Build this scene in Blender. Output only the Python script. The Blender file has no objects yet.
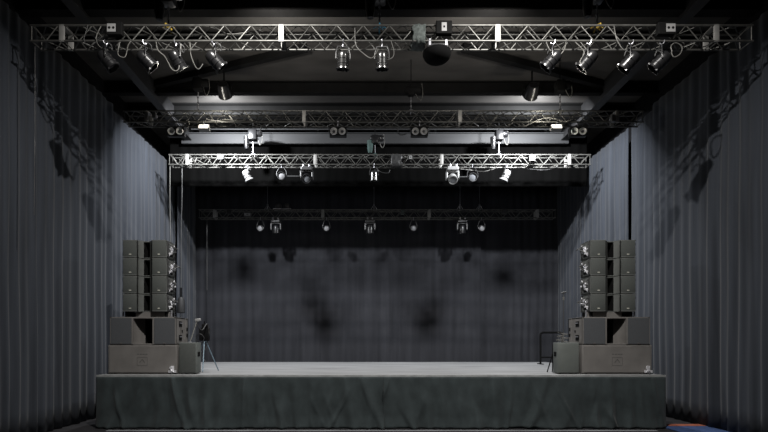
import bpy, bmesh, math, random
from mathutils import Vector, Matrix, noise
random.seed(7)
C = bpy.context.scene.collection
F, CX, CY, EYE = 512.0, 363.0, 342.0, 1.65      # focal length in px, vanishing point, eye height

def P(x, y, d):
    """a point of the place from where it shows and how far it stands"""
    return Vector(((x - CX) * d / F, d, EYE + (CY - y) * d / F))

# ------------------------------------------------------------------ materials
def mat(name, rgb, rough=0.6, metal=0.0, var=0.25, scale=(6, 6, 6), spec=0.5, bump=0.0, sheen=0.0, detail=4):
    m = bpy.data.materials.new(name); m.use_nodes = True
    nt = m.node_tree; b = nt.nodes['Principled BSDF']
    b.inputs['Roughness'].default_value = rough; b.inputs['Metallic'].default_value = metal
    b.inputs['Specular IOR Level'].default_value = spec
    if sheen: b.inputs['Sheen Weight'].default_value = sheen
    tc = nt.nodes.new('ShaderNodeTexCoord'); mp = nt.nodes.new('ShaderNodeMapping')
    mp.inputs['Scale'].default_value = scale
    nz = nt.nodes.new('ShaderNodeTexNoise'); nz.inputs['Detail'].default_value = detail; nz.inputs['Scale'].default_value = 1.0
    cr = nt.nodes.new('ShaderNodeValToRGB')
    lo = [c * (1 - var) for c in rgb]; hi = [min(1, c * (1 + var)) for c in rgb]
    cr.color_ramp.elements[0].position = 0.3; cr.color_ramp.elements[1].position = 0.7
    cr.color_ramp.elements[0].color = (*lo, 1); cr.color_ramp.elements[1].color = (*hi, 1)
    L = nt.links.new
    L(tc.outputs['Object'], mp.inputs['Vector']); L(mp.outputs['Vector'], nz.inputs['Vector'])
    L(nz.outputs['Fac'], cr.inputs['Fac']); L(cr.outputs['Color'], b.inputs['Base Color'])
    if bump:
        bp = nt.nodes.new('ShaderNodeBump'); bp.inputs['Strength'].default_value = bump; bp.inputs['Distance'].default_value = 0.01
        L(nz.outputs['Fac'], bp.inputs['Height']); L(bp.outputs['Normal'], b.inputs['Normal'])
    return m

M = {}
M['curtain'] = mat('dark_curtain_cloth', (.041, .046, .056), .95, 0, .22, (9, 9, .35), .1, sheen=.1)
M['bordercloth'] = mat('black_border_cloth', (.003, .003, .003), 1, 0, .2, (4, 4, 1), .0)
M['backdrop'] = mat('backdrop_cloth', (.033, .034, .039), .95, 0, .22, (5, 5, .3), .1)
M['skirt'] = mat('green_black_skirt_cloth', (.034, .043, .045), .9, 0, .25, (4, 4, 3), .15, sheen=.1)
M['deck'] = mat('scuffed_stage_deck', (.25, .253, .257), .6, 0, .42, (.55, 5, 2), .35, detail=8)
M['edge'] = mat('stage_edge_trim', (.30, .31, .31), .5, .2, .2)
M['floor'] = mat('dark_hall_floor', (.030, .029, .031), .45, 0, .35, (1.2, 6, 1), .4, detail=8)
M['wall'] = mat('black_painted_wall', (.010, .010, .011), .95, 0, .2, spec=.1)
M['ceiling'] = mat('dark_grey_roof_sheet', (.060, .057, .054), .85, 0, .25, (1, 2.5, 1), .2)
M['beamgrey'] = mat('pale_grey_painted_beam', (.026, .027, .029), .6, 0, .3, (.7, 3, 3))
M['glow'] = bpy.data.materials.new('lit_lamp_face'); M['glow'].use_nodes = True
_b = M['glow'].node_tree.nodes['Principled BSDF']; _b.inputs['Emission Color'].default_value = (1, .93, .80, 1); _b.inputs['Emission Strength'].default_value = 2.0
M['steel'] = mat('black_painted_steel', (.006, .006, .006), .8, 0, .2, spec=.12)
M['greysteel'] = mat('grey_painted_steel', (.018, .018, .019), .6, 0, .25)
M['alu'] = mat('truss_aluminium', (.125, .123, .115), .45, .55, .3, (9, 9, 9))
M['aluplate'] = mat('pale_aluminium_plate', (.36, .355, .34), .5, .3, .15)
M['parblack'] = mat('black_lamp_housing', (.014, .014, .015), .3, .15, .15)
M['chrome'] = mat('polished_lamp_housing', (.17, .17, .17), .25, .9, .1)
M['lampgrey'] = mat('grey_lamp_housing', (.060, .060, .061), .4, .2, .15)
M['white'] = mat('white_enamel', (.27, .27, .27), .45, 0, .08)
M['disc'] = mat('lamp_front_disc', (.30, .30, .31), .35, .1, .1)
M['lens'] = mat('lamp_glass', (.25, .26, .28), .08, .3, .1)
M['reflector'] = mat('lamp_reflector', (.85, .85, .85), .6, .0, .1)
M['rubber'] = mat('black_rubber', (.006, .006, .0062), .95, 0, .2, spec=.1)
M['cable'] = mat('grey_black_cable', (.05, .05, .05), .5, 0, .2)
M['palecable'] = mat('pale_grey_cable', (.13, .127, .118), .5, 0, .2)
M['greycloth'] = mat('grey_green_bundle', (.09, .105, .10), .85, 0, .35, (20, 20, 20), bump=.6)
M['cab'] = mat('warm_grey_cabinet_paint', (.150, .142, .135), .65, 0, .16, (3, 3, 3), .35)
M['cabgreen'] = mat('greenish_grey_cabinet_paint', (.105, .115, .108), .65, 0, .14, (3, 3, 3), .35)
M['grille'] = mat('dark_grille_foam', (.072, .076, .082), .85, 0, .2, (90, 90, 90), .2)
M['arraybox'] = mat('line_array_paint', (.105, .110, .105), .6, 0, .14, (4, 4, 4), .35)
M['arraygrille'] = mat('line_array_grille', (.072, .078, .074), .8, 0, .2, (90, 90, 90), .25)
M['inner'] = mat('black_interior', (.008, .008, .008), .9, 0, .1, spec=.1)
M['badge'] = mat('pale_badge', (.55, .55, .48), .4, .3, .1)
M['emblem'] = mat('faint_dark_emblem', (.085, .082, .08), .6, 0, .1)
M['rigbright'] = mat('bright_zinc_fittings', (.80, .80, .84), .35, .45, .2, (30, 30, 30))
M['rig'] = mat('zinc_rigging', (.40, .40, .43), .35, .7, .2, (30, 30, 30))
M['yellow'] = mat('yellow_hook_paint', (.50, .34, .06), .5, 0, .2)
M['blue'] = mat('blue_hook_paint', (.06, .28, .45), .5, 0, .2)
M['teal'] = mat('teal_chain_bag', (.04, .075, .07), .8, 0, .3)
M['orange'] = mat('orange_strip', (.30, .085, .045), .7, 0, .2)
M['bluemat'] = mat('blue_mat', (.032, .065, .17), .85, 0, .3, (12, 12, 12))
M['tape'] = mat('pale_floor_strip', (.22, .225, .24), .5, 0, .35, (2, 9, 2))
M['bluegrey'] = mat('blue_grey_tripod_paint', (.16, .22, .27), .4, .3, .15)

# ------------------------------------------------------------------ mesh builder
class MB:
    def __init__(s): s.bm = bmesh.new()
    def box(s, c, size, rot=None, bev=0.0):
        r = bmesh.ops.create_cube(s.bm, size=1.0); vs = r['verts']
        mt = Matrix.Translation(Vector(c)) @ (rot.to_4x4() if rot else Matrix.Identity(4)) @ Matrix.Diagonal((*size, 1))
        bmesh.ops.transform(s.bm, matrix=mt, verts=vs)
        if bev:
            es = list({e for v in vs for e in v.link_edges})
            bmesh.ops.bevel(s.bm, geom=es, offset=bev, segments=2, affect='EDGES', profile=.5)
        return s
    def tube(s, pts, r, n=8, cap=True, closed=False):
        pts = [Vector(p) for p in pts]
        rings = []; ref = None
        m = len(pts)
        for i, p in enumerate(pts):
            if closed: t = (pts[(i + 1) % m] - pts[i - 1])
            else: t = pts[min(i + 1, m - 1)] - pts[max(i - 1, 0)]
            t.normalize()
            if ref is None: ref = t.orthogonal().normalized()
            ref = (ref - t * ref.dot(t))
            ref = ref.normalized() if ref.length > 1e-5 else t.orthogonal().normalized()
            b = t.cross(ref)
            rr = r[i] if isinstance(r, (list, tuple)) else r
            rings.append([s.bm.verts.new(p + (ref * math.cos(2 * math.pi * k / n) + b * math.sin(2 * math.pi * k / n)) * rr) for k in range(n)])
        for i in range(m if closed else m - 1):
            a, c = rings[i], rings[(i + 1) % m]
            for k in range(n): s.bm.faces.new((a[k], a[(k + 1) % n], c[(k + 1) % n], c[k]))
        if cap and not closed:
            s.bm.faces.new(rings[0][::-1]); s.bm.faces.new(rings[-1])
        return s
    def lathe(s, prof, n=20, c=(0, 0, 0), rot=None):
        """profile of (radius, height) turned about the local z axis"""
        c = Vector(c); rings = []
        for (r, z) in prof:
            if r < 1e-4:
                v = Vector((0, 0, z)); v = rot @ v if rot else v
                rings.append([s.bm.verts.new(c + v)])
            else:
                ring = []
                for k in range(n):
                    v = Vector((r * math.cos(2 * math.pi * k / n), r * math.sin(2 * math.pi * k / n), z))
                    v = rot @ v if rot else v
                    ring.append(s.bm.verts.new(c + v))
                rings.append(ring)
        for a, b in zip(rings, rings[1:]):
            for k in range(n):
                q = (k + 1) % n
                if len(a) == 1 and len(b) == 1: continue
                if len(a) == 1: s.bm.faces.new((a[0], b[k], b[q]))
                elif len(b) == 1: s.bm.faces.new((a[k], a[q], b[0]))
                else: s.bm.faces.new((a[k], a[q], b[q], b[k]))
        return s
    def sheet(s, grid):
        vs = [[s.bm.verts.new(Vector(p)) for p in row] for row in grid]
        for a, b in zip(vs, vs[1:]):
            for k in range(len(a) - 1): s.bm.faces.new((a[k], a[k + 1], b[k + 1], b[k]))
        return s
    def build(s, name, material, parent=None, smooth=None, loc=None, rot=None):
        bmesh.ops.recalc_face_normals(s.bm, faces=s.bm.faces)
        me = bpy.data.meshes.new(name); s.bm.to_mesh(me); s.bm.free()
        me.materials.append(M[material] if isinstance(material, str) else material)
        if smooth is not None:
            for p in me.polygons: p.use_smooth = True
            me.set_sharp_from_angle(angle=math.radians(smooth))
        o = bpy.data.objects.new(name, me); C.objects.link(o)
        if parent: o.parent = parent
        if loc is not None: o.location = loc
        if rot is not None: o.rotation_euler = rot
        return o

def tag(o, label, cat, group=None):
    o['label'] = label; o['category'] = cat
    if group: o['group'] = group
    return o
def thing(name, label, cat, loc, rz=0.0, group=None):
    o = bpy.data.objects.new(name, None); C.objects.link(o)
    o.empty_display_size = .2
    o.location = loc; o.rotation_euler = (0, 0, rz)
    return tag(o, label, cat, group)
def struct(o):
    o['kind'] = 'structure'; return o
def plate(m, c, size, bev=0): return m.box(c, size, None, bev)

# ------------------------------------------------------------------ the hall
XL, XR, YB, ZC = -5.80, 6.70, 17.70, 7.95
wx0, wx1, wy0, wy1 = XL - .45, XR + .45, -3.0, YB + .5
def slab(name, c, size, material): return struct(MB().box(c, size).build(name, material))
slab('floor', ((wx0 + wx1) / 2, (wy0 + wy1) / 2, -.1), (wx1 - wx0 + .4, wy1 - wy0 + .4, .2), 'floor')
slab('ceiling', ((wx0 + wx1) / 2, (wy0 + wy1) / 2, ZC + .1), (wx1 - wx0 + .4, wy1 - wy0 + .4, .2), 'ceiling')
slab('wall_left', (wx0 - .1, (wy0 + wy1) / 2, ZC / 2), (.2, wy1 - wy0, ZC), 'wall')
slab('wall_right', (wx1 + .1, (wy0 + wy1) / 2, ZC / 2), (.2, wy1 - wy0, ZC), 'wall')
slab('wall_back', ((wx0 + wx1) / 2, wy1 + .1, ZC / 2), (wx1 - wx0, .2, ZC), 'wall')
slab('wall_front', ((wx0 + wx1) / 2, wy0 - .1, ZC / 2), (wx1 - wx0, .2, ZC), 'wall')

# roof steel: cross beams, edge beams, sloping braces
def ibeam(name, y, zb, label_n, w=.16):
    m = MB(); L = wx1 - wx0; xc = (wx0 + wx1) / 2
    m.box((xc, y, zb + .015), (L, w, .03)); m.box((xc, y, ZC - .015), (L, w, .03)); m.box((xc, y, (zb + ZC) / 2), (L, .05, ZC - zb - .05))
    return struct(m.build(name, 'steel'))
ibeam("light_block_beam", 6.60, 7.32, 1); ibeam('roof_beam_2', 9.30, 7.62, 2, .22)  # first beam is unseen, added to block the front lights above the truss
ibeam('roof_beam_3', 10.45, 7.80, 3, .12)
ibeam('roof_beam_4', 12.42, 7.66, 4); ibeam('roof_beam_5', 13.62, 7.64, 5, .3); # pale grey beam and a thin pipe before the masking border
m = MB(); zb_ = P(0, 143, 14.8).z; zt_ = P(0, 133.5, 14.8).z
m.box((.35, 14.83, (zb_ + zt_) / 2), (11.2, .06, zt_ - zb_)); m.box((.35, 14.83, zt_), (11.2, .16, .02)); m.box((.35, 14.86, zb_), (11.2, .10, .02))
for x in (-4.6, -1.3, 2.1, 5.3): m.box((x, 14.84, (zt_ + ZC) / 2), (.05, .04, ZC - zt_ + .02))
struct(m.build('roof_beam_6', 'beamgrey'))
m = MB(); m.tube([(-4.9, 14.6, 7.72), (5.6, 14.6, 7.72)], .022, 8)
for x in (-4.2, -1.0, 2.4, 5.0): m.tube([(x, 14.6, 7.72), (x, 14.6, ZC + .01)], .012, 6)
struct(m.build('trim_5', 'beamgrey'))
for i, x in enumerate((-5.05, 5.82)):
    m = MB(); m.box((x, 10.6, 7.72), (.06, 14.0, .44)); m.box((x, 10.6, 7.49), (.2, 14.0, .03))
    struct(m.build('trim_%d' % (i + 1), 'greysteel'))
for i, (a, b) in enumerate((((-1.2, 10.8, 7.86), (-5.0, 12.35, 7.86)), ((2.1, 10.8, 7.86), (5.75, 12.35, 7.86)))):
    a, b = Vector(a), Vector(b); ang = math.atan2(b.y - a.y, b.x - a.x)
    struct(MB().box((a + b) / 2, ((b - a).length, .14, .14), Matrix.Rotation(ang, 3, 'Z')).build('trim_%d' % (i + 3), 'steel'))

# ------------------------------------------------------------------ curtains
def fold(s, seed):
    w = noise.noise(Vector((s * .55, seed, 0))) * 1.6
    a = .65 + .55 * noise.noise(Vector((s * .8, seed + 9, 0)))
    v = math.sin(2 * math.pi * (s / .27) + w * 3.2) * .6 + math.sin(2 * math.pi * s / .47 + 1.3 + w * 2) * .45
    return a * v + .8 * noise.noise(Vector((s * 3.1, seed + 4, 0)))
def curtain(name, p0, p1, ztop, zbot, inward, amp, seed, material, label, cat='curtain', group=None):
    p0, p1 = Vector(p0), Vector(p1); L = (p1 - p0).length; t = (p1 - p0) / L; nrm = Vector(inward)
    nc = int(L / .026); nr = 16; g = []
    for j in range(nr + 1):
        z = zbot + (ztop - zbot) * j / nr; row = []
        for i in range(nc + 1):
            s = L * i / nc
            sway = .035 * noise.noise(Vector((s * 1.2, seed, z * .45)))
            f = fold(s + sway, seed) * amp * (1.0 - .25 * (z / ztop)) + .02 * noise.noise(Vector((s * .7, seed + 2, z * .5)))
            row.append(p0 + t * s + nrm * f + Vector((0, 0, z)))
        g.append(row)
    o = MB().sheet(g).build(name, material, None, 180)
    md = o.modifiers.new('thickness', 'SOLIDIFY'); md.thickness = .006
    tag(o, label, cat, group); return o
ZT = 7.08
G1 = 'side curtains'
curtain('stage_curtain', (XL, 5.2, 0), (XL + .02, 11.85, 0), ZT + .05, .02, (1, 0, 0), .060, 1, 'curtain', 'dark pleated side curtain nearest the viewer along the left wall, under truss shadow', group=G1)
curtain('stage_curtain', (XL - .08, 11.75, 0), (XL - .06, 15.92, 0), ZT, .02, (1, 0, 0), .045, 2, 'curtain', 'pale-lit pleated side curtain on the left, behind the left speaker stack', group=G1)
curtain('stage_curtain', (XL + .05, 15.80, 0), (XL + .05, 17.62, 0), ZT, .02, (1, 0, 0), .034, 3, 'curtain', 'last narrow side curtain on the left, meeting the backdrop corner behind the tripod', group=G1)
curtain('stage_curtain', (XR, 5.2, 0), (XR - .02, 11.85, 0), ZT + .05, .02, (-1, 0, 0), .055, 4, 'curtain', 'dark pleated side curtain nearest the viewer along the right wall', group=G1)
curtain('stage_curtain', (XR + .08, 11.75, 0), (XR + .08, 12.94, 0), ZT, .02, (-1, 0, 0), .034, 5, 'curtain', 'narrow pale-lit curtain panel on the right, between two dark upright gaps', group=G1)
curtain('stage_curtain', (XR + .04, 12.98, 0), (XR + .02, 17.70, 0), ZT, .02, (-1, 0, 0), .045, 6, 'curtain', 'pale-lit pleated side curtain on the right, behind the right speaker stack', group=G1)
xs = P(481, 300, YB).x
curtain('backdrop_curtain', (XL - .15, YB, 0), (xs, YB, 0), ZT, .02, (0, -1, 0), .028, 7, 'backdrop', 'wide dark backdrop curtain closing the stage, left of the backdrop seam', group='backdrop curtains')
curtain('backdrop_curtain', (xs - .05, YB + .13, 0), (XR + .15, YB + .10, 0), ZT, .02, (0, -1, 0), .030, 8, 'backdrop', 'narrower dark backdrop curtain closing the stage, right of the backdrop seam', group='backdrop curtains')

zbd = P(0, 186.5, 15.05).z
curtain('border_curtain', (XL + .12, 15.05, 0), (XR - .12, 15.05, 0), ZC - .02, zbd, (0, -1, 0), .02, 9, 'bordercloth', 'black masking border hanging across the roof between third and farthest truss', 'border')
# ------------------------------------------------------------------ stage
D0, ZS = 9.85, 1.015
SX0, SX1, SB = -5.10, 5.79, 16.25
st = thing('stage_platform', 'low wide stage platform with a scuffed pale grey deck', 'stage', ((SX0 + SX1) / 2, (D0 + SB) / 2, 0))
hw, hd = (SX1 - SX0) / 2, (SB - D0) / 2
MB().box((0, 0, ZS - .03), (2 * hw, 2 * hd, .06)).build('deck', 'deck', st)
m = MB(); m.box((0, -hd - .012, ZS - .020), (2 * hw + .05, .024, .044), None, .004)
m.build('edge_trim', 'edge', st)
for ix in range(7):
    for iy in range(4):
        MB().tube([(-hw + .1 + ix * (2 * hw - .2) / 6, -hd + .15 + iy * (2 * hd - .3) / 3, 0), (-hw + .1 + ix * (2 * hw - .2) / 6, -hd + .15 + iy * (2 * hd - .3) / 3, ZS - .06)], .03, 8).build('leg', 'steel', st)

def skirt(x0, x1, seed, label, side):
    g = []; nr = 26
    pts = []
    n = int((x1 - x0) / .025)
    for i in range(n + 1): pts.append((x0 + (x1 - x0) * i / n, D0 - .045, (0, -1)))
    if side < 0:
        ext = [(x0 - .02, D0 + .0 + 2.0 * k / 50, (-1, 0)) for k in range(50, 0, -1)]; pts = ext + pts
    else:
        ext = [(x1 + .02, D0 + .0 + 2.0 * k / 50, (1, 0)) for k in range(1, 51)]; pts = pts + ext
    rnd = random.Random(seed); total = len(pts) * .025; folds = []
    q_ = .1
    while q_ < total:
        folds.append((q_, rnd.uniform(-.45, .45), rnd.uniform(.022, .05), rnd.uniform(.03, .085), rnd.uniform(.012, .06), rnd.uniform(-.3, .45), rnd.choice((1, 1, -.6)))); q_ += rnd.uniform(.10, .42)
    for j in range(nr + 1):
        u = j / nr; row = []                     # u: 0 top, 1 floor
        for i, (x, y, nn) in enumerate(pts):
            s = i * .025
            skew = u * (.25 * noise.noise(Vector((s * .5, seed, 0))) + .35 * noise.noise(Vector((s * .9, seed + 3, u))))
            q = s + skew
            a = noise.noise(Vector((q * 1.7, seed + 5, u * .4)))
            b = math.sin(q * 2 * math.pi / .33 + 4 * noise.noise(Vector((q * .6, seed + 6, 0)))) * (.3 + .7 * max(0, noise.noise(Vector((q * .8, seed + 7, 0))) + .3))
            r = 1 - abs(noise.noise(Vector((q * 2.4, seed + 8, u * .8)))) * 2.2
            amp = .018 + .085 * u ** .8
            d = amp * (.9 * a + .55 * b) + .06 * u * max(0, r) * .9 + .012
            for (fx, dr, w0, w1, am, st_, sg) in folds:
                e = s - fx - dr * u ** 1.4; wd_ = w0 + (w1 - w0) * u
                if abs(e) < 3 * wd_: d += sg * am * max(0, min(1, (u - st_) * 2.5)) * math.exp(-(e / wd_) ** 2)
            d = max(d, .006)
            flare = .03 * u + .13 * max(0, u - .78) ** 1.2 * (1.4 + noise.noise(Vector((s * 1.1, seed, 2))))
            lift = .035 * max(0, noise.noise(Vector((s * .9, seed + 11, 0))) - .15) * 3
            z = (ZS - .045) * (1 - u) + .012 + lift * u ** 4
            if nn[0] != 0: row.append((x + nn[0] * (d * .5 + flare * .35), y, z))
            else:
                edge = min(1, min(x - SX0, SX1 - x) / .25 + .25)
                row.append((x, y - (d + flare) * edge, z))
        g.append(row)
    o = MB().sheet(g).build('stage_skirt', 'skirt', None, 180)
    md = o.modifiers.new('thickness', 'SOLIDIFY'); md.thickness = .004; md.offset = 0
    tag(o, label, 'stage skirt', 'stage skirts')
xm = P(383, 380, D0).x
skirt(SX0, xm + .02, 21, 'dark green cloth skirt hung on the stage front, half below the left speaker stack', -1)
skirt(xm - .0, SX1, 31, 'dark green cloth skirt hung on the stage front, half below the right speaker stack', 1)

m = MB(); m.box((.35, 9.50, .006), (10.2, .10, .008))
tag(m.build('floor_strip', 'tape'), 'thin pale strip lying on the dark floor along the foot of the stage skirt', 'floor strip')
t = thing('floor_mat', 'blue mat with an orange edge strip on the floor by the right curtain', 'mat', (6.22, 9.55, 0))
MB().box((0, -.15, .012), (.90, 1.05, .016), None, .004).build('mat_sheet', 'bluemat', t)
MB().box((0, .50, .014), (.90, .22, .02), None, .004).build('edge_strip', 'orange', t)['label'] = 'orange edge strip'

# ------------------------------------------------------------------ trusses
TW = .25
TR = {1: dict(d=8.13, zb=6.43, zt=6.676), 2: dict(d=11.30, zb=6.505, zt=6.75), 3: dict(d=13.92, zb=6.476, zt=6.742), 4: dict(d=16.45, zb=5.646, zt=5.90)}
X0, X1 = -5.29, 6.20
BR = [X0, -4.78, -1.30, 2.14, 5.61, X1]
def truss(k, label):
    T = TR[k]; d, zb, zt = T['d'], T['zb'], T['zt']; h = zt - zb
    root = thing('lighting_truss', label, 'truss', (0, d, zb), group='lighting trusses')
    corner = [(0, 0), (0, h), (TW, 0), (TW, h)]
    for a, b in zip(BR, BR[1:]):
        def frame(x):
            sec = MB()
            for (y0, z0), (y1, z1) in (((0, 0), (0, h)), ((TW, 0), (TW, h)), ((0, 0), (TW, 0)), ((0, h), (TW, h))):
                sec.tube([(x, y0, z0), (x, y1, z1)], .009, 6)
            return sec
        sec = frame(a + .03).build('truss_section', 'alu', root, 60)
        frame(b - .03).build('end_frame', 'alu', sec, 60)
        for (y, z) in corner:
            MB().tube([(a + .004, y, z), (b - .004, y, z)], .017, 8).build('chord', 'alu', sec, 60)
        n = max(1, round((b - a - .12) / .413)); p = (b - a - .12) / n
        def zig(f):
            mm = MB(); x = a + .06
            for i in range(n):
                mm.tube([f(x, 1), f(x + p / 2, 0)], .0092, 6); mm.tube([f(x + p / 2, 0), f(x + p, 1)], .0092, 6); x += p
            return mm.build('lattice', 'alu', sec, 60)
        zig(lambda x, u: (x, 0, u * h)); zig(lambda x, u: (x, TW, u * h))
        zig(lambda x, u: (x, u * TW, 0)); zig(lambda x, u: (x, u * TW, h))
    for x in BR[1:-1]:
        m = MB(); m.box((x, 0, h / 2), (.085, .03, h + .03), None, .006); m.box((x, TW, h / 2), (.085, .03, h + .03), None, .006)
        m.box((x, TW / 2, h), (.085, TW, .02)); 
        m.build('splice_plate', 'aluplate', root, 40)
truss(1, 'aluminium box truss hanging nearest the viewer, above the row of par cans')
truss(2, 'dim aluminium box truss second from the viewer, carrying the twin round blinders')
truss(3, 'aluminium box truss third from the viewer, with two white tilted lamps below')
truss(4, 'small dark truss hanging lowest and farthest, in front of the backdrop')

def hang(k, x, back=False):
    """point on the underside of a truss's bottom chord, seen at picture column x"""
    T = TR[k]; d = T['d'] + (TW if back else 0)
    return Vector(((x - CX) * d / F, d, T['zb'] - .018))

# ------------------------------------------------------------------ lamps
def clamp(root, z=0.0, r=.03, s=1.0):
    m = MB()
    m.tube([(0, -.032 * s, z + .03 * s), (0, -.034 * s, z - .005), (0, -.012 * s, z - .03 * s), (0, .012 * s, z - .03 * s), (0, .034 * s, z - .005), (0, .032 * s, z + .03 * s)], .009 * s, 6)
    m.tube([(0, 0, z - .025 * s), (0, 0, z - .075 * s)], .012 * s, 8)
    return m.build('hanging_clamp', 'rig', root, 60)
def par_can(k, x, drop, yaw, tilt, label, hous='parblack', size=1.0, back=False, group='par cans on the front truss'):
    root = thing('par_can', label, 'stage lamp', hang(k, x, back), yaw, group)
    clamp(root); zp = -drop; s = size
    m = MB(); w = .125 * s
    m.tube([(-w, 0, zp), (-w, 0, zp + .10 * s), (-w * .75, 0, -.075), (w * .75, 0, -.075), (w, 0, zp + .10 * s), (w, 0, zp)], .010, 6)
    m.build('yoke', 'parblack' if hous == 'parblack' else 'lampgrey', root, 60)
    b = MB().lathe([(0, .17), (.045, .168), (.075, .150), (.092, .11), (.098, .06), (.098, .02), (.106, .015), (.106, -.005), (.099, -.01), (.099, -.09), (.108, -.095), (.108, -.112), (.100, -.118), (.100, -.19), (.110, -.195), (.110, -.215), (.095, -.215), (.092, -.10), (0, -.10)], 22, (0, 0, 0))
    for v in b.bm.verts: v.co.x *= s; v.co.y *= s; v.co.z *= s * .74
    b.tube([(-w, 0, 0), (w, 0, 0)], .014 * s, 8)
    body = b.build('housing', hous, root, 35, loc=(0, 0, zp), rot=(tilt, 0, 0))
    MB().lathe([(0, -.098 * s), (.05 * s, -.10 * s), (.09 * s, -.108 * s)], 18).build('lens', 'lens', body, 60)
    m = MB()
    for a in range(4):
        a = a * math.pi / 2 + .78
        m.box((.108 * s * math.cos(a), .108 * s * math.sin(a), -.165 * s), (.03, .03, .02))
    m.lathe([(.116 * s, -.145 * s), (.120 * s, -.168 * s), (.098 * s, -.170 * s), (.098 * s, -.162 * s)], 22)
    m.build('colour_frame', hous, body, 40)
    c = MB(); pts = [Vector((0, .0, zp + .12 * s)), Vector((.03, .06, zp + .18 * s)), Vector((.06, .10, zp + .12)), Vector((.10, .08, -.08)), Vector((.07, .02, -.03))]
    c.tube(smooth(pts), .007, 6); c.build('power_lead', 'cable', root, 60)
    return root
def smooth(pts, n=6):
    pts = [Vector(p) for p in pts]; out = []
    q = [pts[0]] + pts + [pts[-1]]
    for i in range(1, len(q) - 2):
        p0, p1, p2, p3 = q[i - 1], q[i], q[i + 1], q[i + 2]
        for j in range(n):
            t = j / n
            out.append(.5 * ((2 * p1) + (-p0 + p2) * t + (2 * p0 - 5 * p1 + 4 * p2 - p3) * t * t + (-p0 + 3 * p1 - 3 * p2 + p3) * t ** 3))
    out.append(pts[-1]); return out
R = math.radians
par_can(1, 106, .27, R(-70), R(42), 'dim black par can below the white socket box at the front truss left end')
par_can(1, 145, .27, R(-65), R(48), 'black par can tilted right, second from the left on the front truss')
par_can(1, 176, .27, R(-40), R(40), 'black par can inside a cable loop, third from the left on the front truss')
par_can(1, 214, .27, R(-62), R(48), 'black par can tilted right, fourth from the left on the front truss')
par_can(1, 343, .27, R(10), R(12), 'shiny par can pointing down, left of the middle pair on the front truss', 'chrome', .9)
par_can(1, 382, .27, R(-5), R(10), 'shiny par can pointing straight down, below the blue hook of the front truss', 'chrome', .9)
par_can(1, 553, .27, R(65), R(46), 'black par can tilted left, fourth from the right on the front truss')
par_can(1, 589, .27, R(58), R(46), 'black par can tilted left, third from the right on the front truss')
par_can(1, 631, .29, R(60), R(46), 'black par can tilted left, second lamp from the right on the front truss')
par_can(1, 662, .29, R(60), R(50), 'black par can tilted left, last lamp below the white socket box on the right')

def dome_lamp():
    p = hang(1, 438)
    root = thing('dome_light', 'large black dome lamp under the front truss right of centre', 'stage lamp', p + Vector((0, .12, 0)))
    m = MB(); m.box((0, 0, -.05), (.34, .26, .07), None, .012); m.build('mounting_plate', 'parblack', root)
    prof = [(.215, -.085), (.228, -.10), (.228, -.13)] + [(.225 * math.cos(a * math.pi / 16), -.13 - .145 * math.sin(a * math.pi / 16)) for a in range(1, 8)] + [(0, -.277)]
    MB().lathe([(0, -.08)] + prof, 28).build('dome', 'rubber', root, 40)
    for s in (-1, 1):
        MB().box((.13 * s, -.12, .0), (.03, .03, .10)).build('hanging_bracket', 'rig', root)
dome_lamp()

def blinder(x, label):
    p = hang(2, x)
    root = thing('twin_blinder', label, 'stage lamp', p, 0, 'twin blinders on the second truss')
    clamp(root)
    m = MB(); m.tube([(-.205, 0, -.20), (-.205, 0, -.09), (.205, 0, -.09), (.205, 0, -.20)], .010, 6); m.build('yoke', 'parblack', root, 60)
    m = MB(); m.box((0, .04, -.20), (.38, .13, .20), None, .02); b = m.build('housing', 'parblack', root)
    for s in (-1, 1):
        l = MB().lathe([(0, -.005), (.03, -.004), (.062, .022), (.075, .03), (.078, .022), (.078, .0)], 20, (s * .092, -.028, -.20), Matrix.Rotation(R(90), 3, 'X')).build('reflector', 'reflector', b, 40)
        MB().lathe([(0, .035), (.02, .03), (.024, .0)], 12, (s * .092, -.03, -.20), Matrix.Rotation(R(90), 3, 'X')).build('bulb', 'lens', l, 40)
blinder(176, 'twin round blinder at the left end of the second truss')
blinder(338, 'twin round blinder on the second truss, left of the middle hoist')
blinder(419.5, 'twin round blinder on the second truss, right of the middle hoist')
blinder(578, 'twin round blinder at the right end of the second truss')

def moving_head(k, x, label, s=1.0, white=False, aim=R(20), group='moving heads'):
    p = hang(k, x)
    root = thing('moving_head', label, 'stage lamp', p + Vector((0, .1, 0)), 0, group)
    for q in (-.08, .08):
        m = MB(); m.box((q * s, -.1, -.01), (.05 * s, .06, .075 * s), None, .008); m.build('hanging_clamp', 'rig', root)
    MB().box((0, 0, -.085 * s), (.31 * s, .27 * s, .10 * s), None, .02 * s).build('base', 'white' if white else 'lampgrey', root)
    y = MB(); y.box((0, 0, -.155 * s), (.35 * s, .14 * s, .045 * s), None, .012)
    for q in (-1, 1): y.box((q * .155 * s, 0, -.26 * s), (.05 * s, .13 * s, .22 * s), None, .015)
    yo = y.build('yoke', 'white' if white else 'lampgrey', root)
    h = MB().lathe([(0, .11), (.07, .10), (.105, .05), (.115, 0), (.12, -.10), (.125, -.16), (.112, -.165), (.105, -.145), (0, -.14)], 22)
    for v in h.bm.verts: v.co *= s
    hd = h.build('head', 'white' if white else 'parblack', root, 40, loc=(0, 0, -.31 * s), rot=(aim, 0, 0))
    MB().lathe([(0, -.155 * s), (.06 * s, -.150 * s), (.10 * s, -.14 * s)], 18).build('lens', 'lens', hd, 60)
moving_head(3, 306.5, 'grey moving head lamp beside a round lamp on the third truss, left of centre', 1.0, False, R(-62), 'moving heads on the third truss')
moving_head(3, 453, 'white moving head lamp on the third truss, right of centre', 1.0, True, R(-50), 'moving heads on the third truss')
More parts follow.
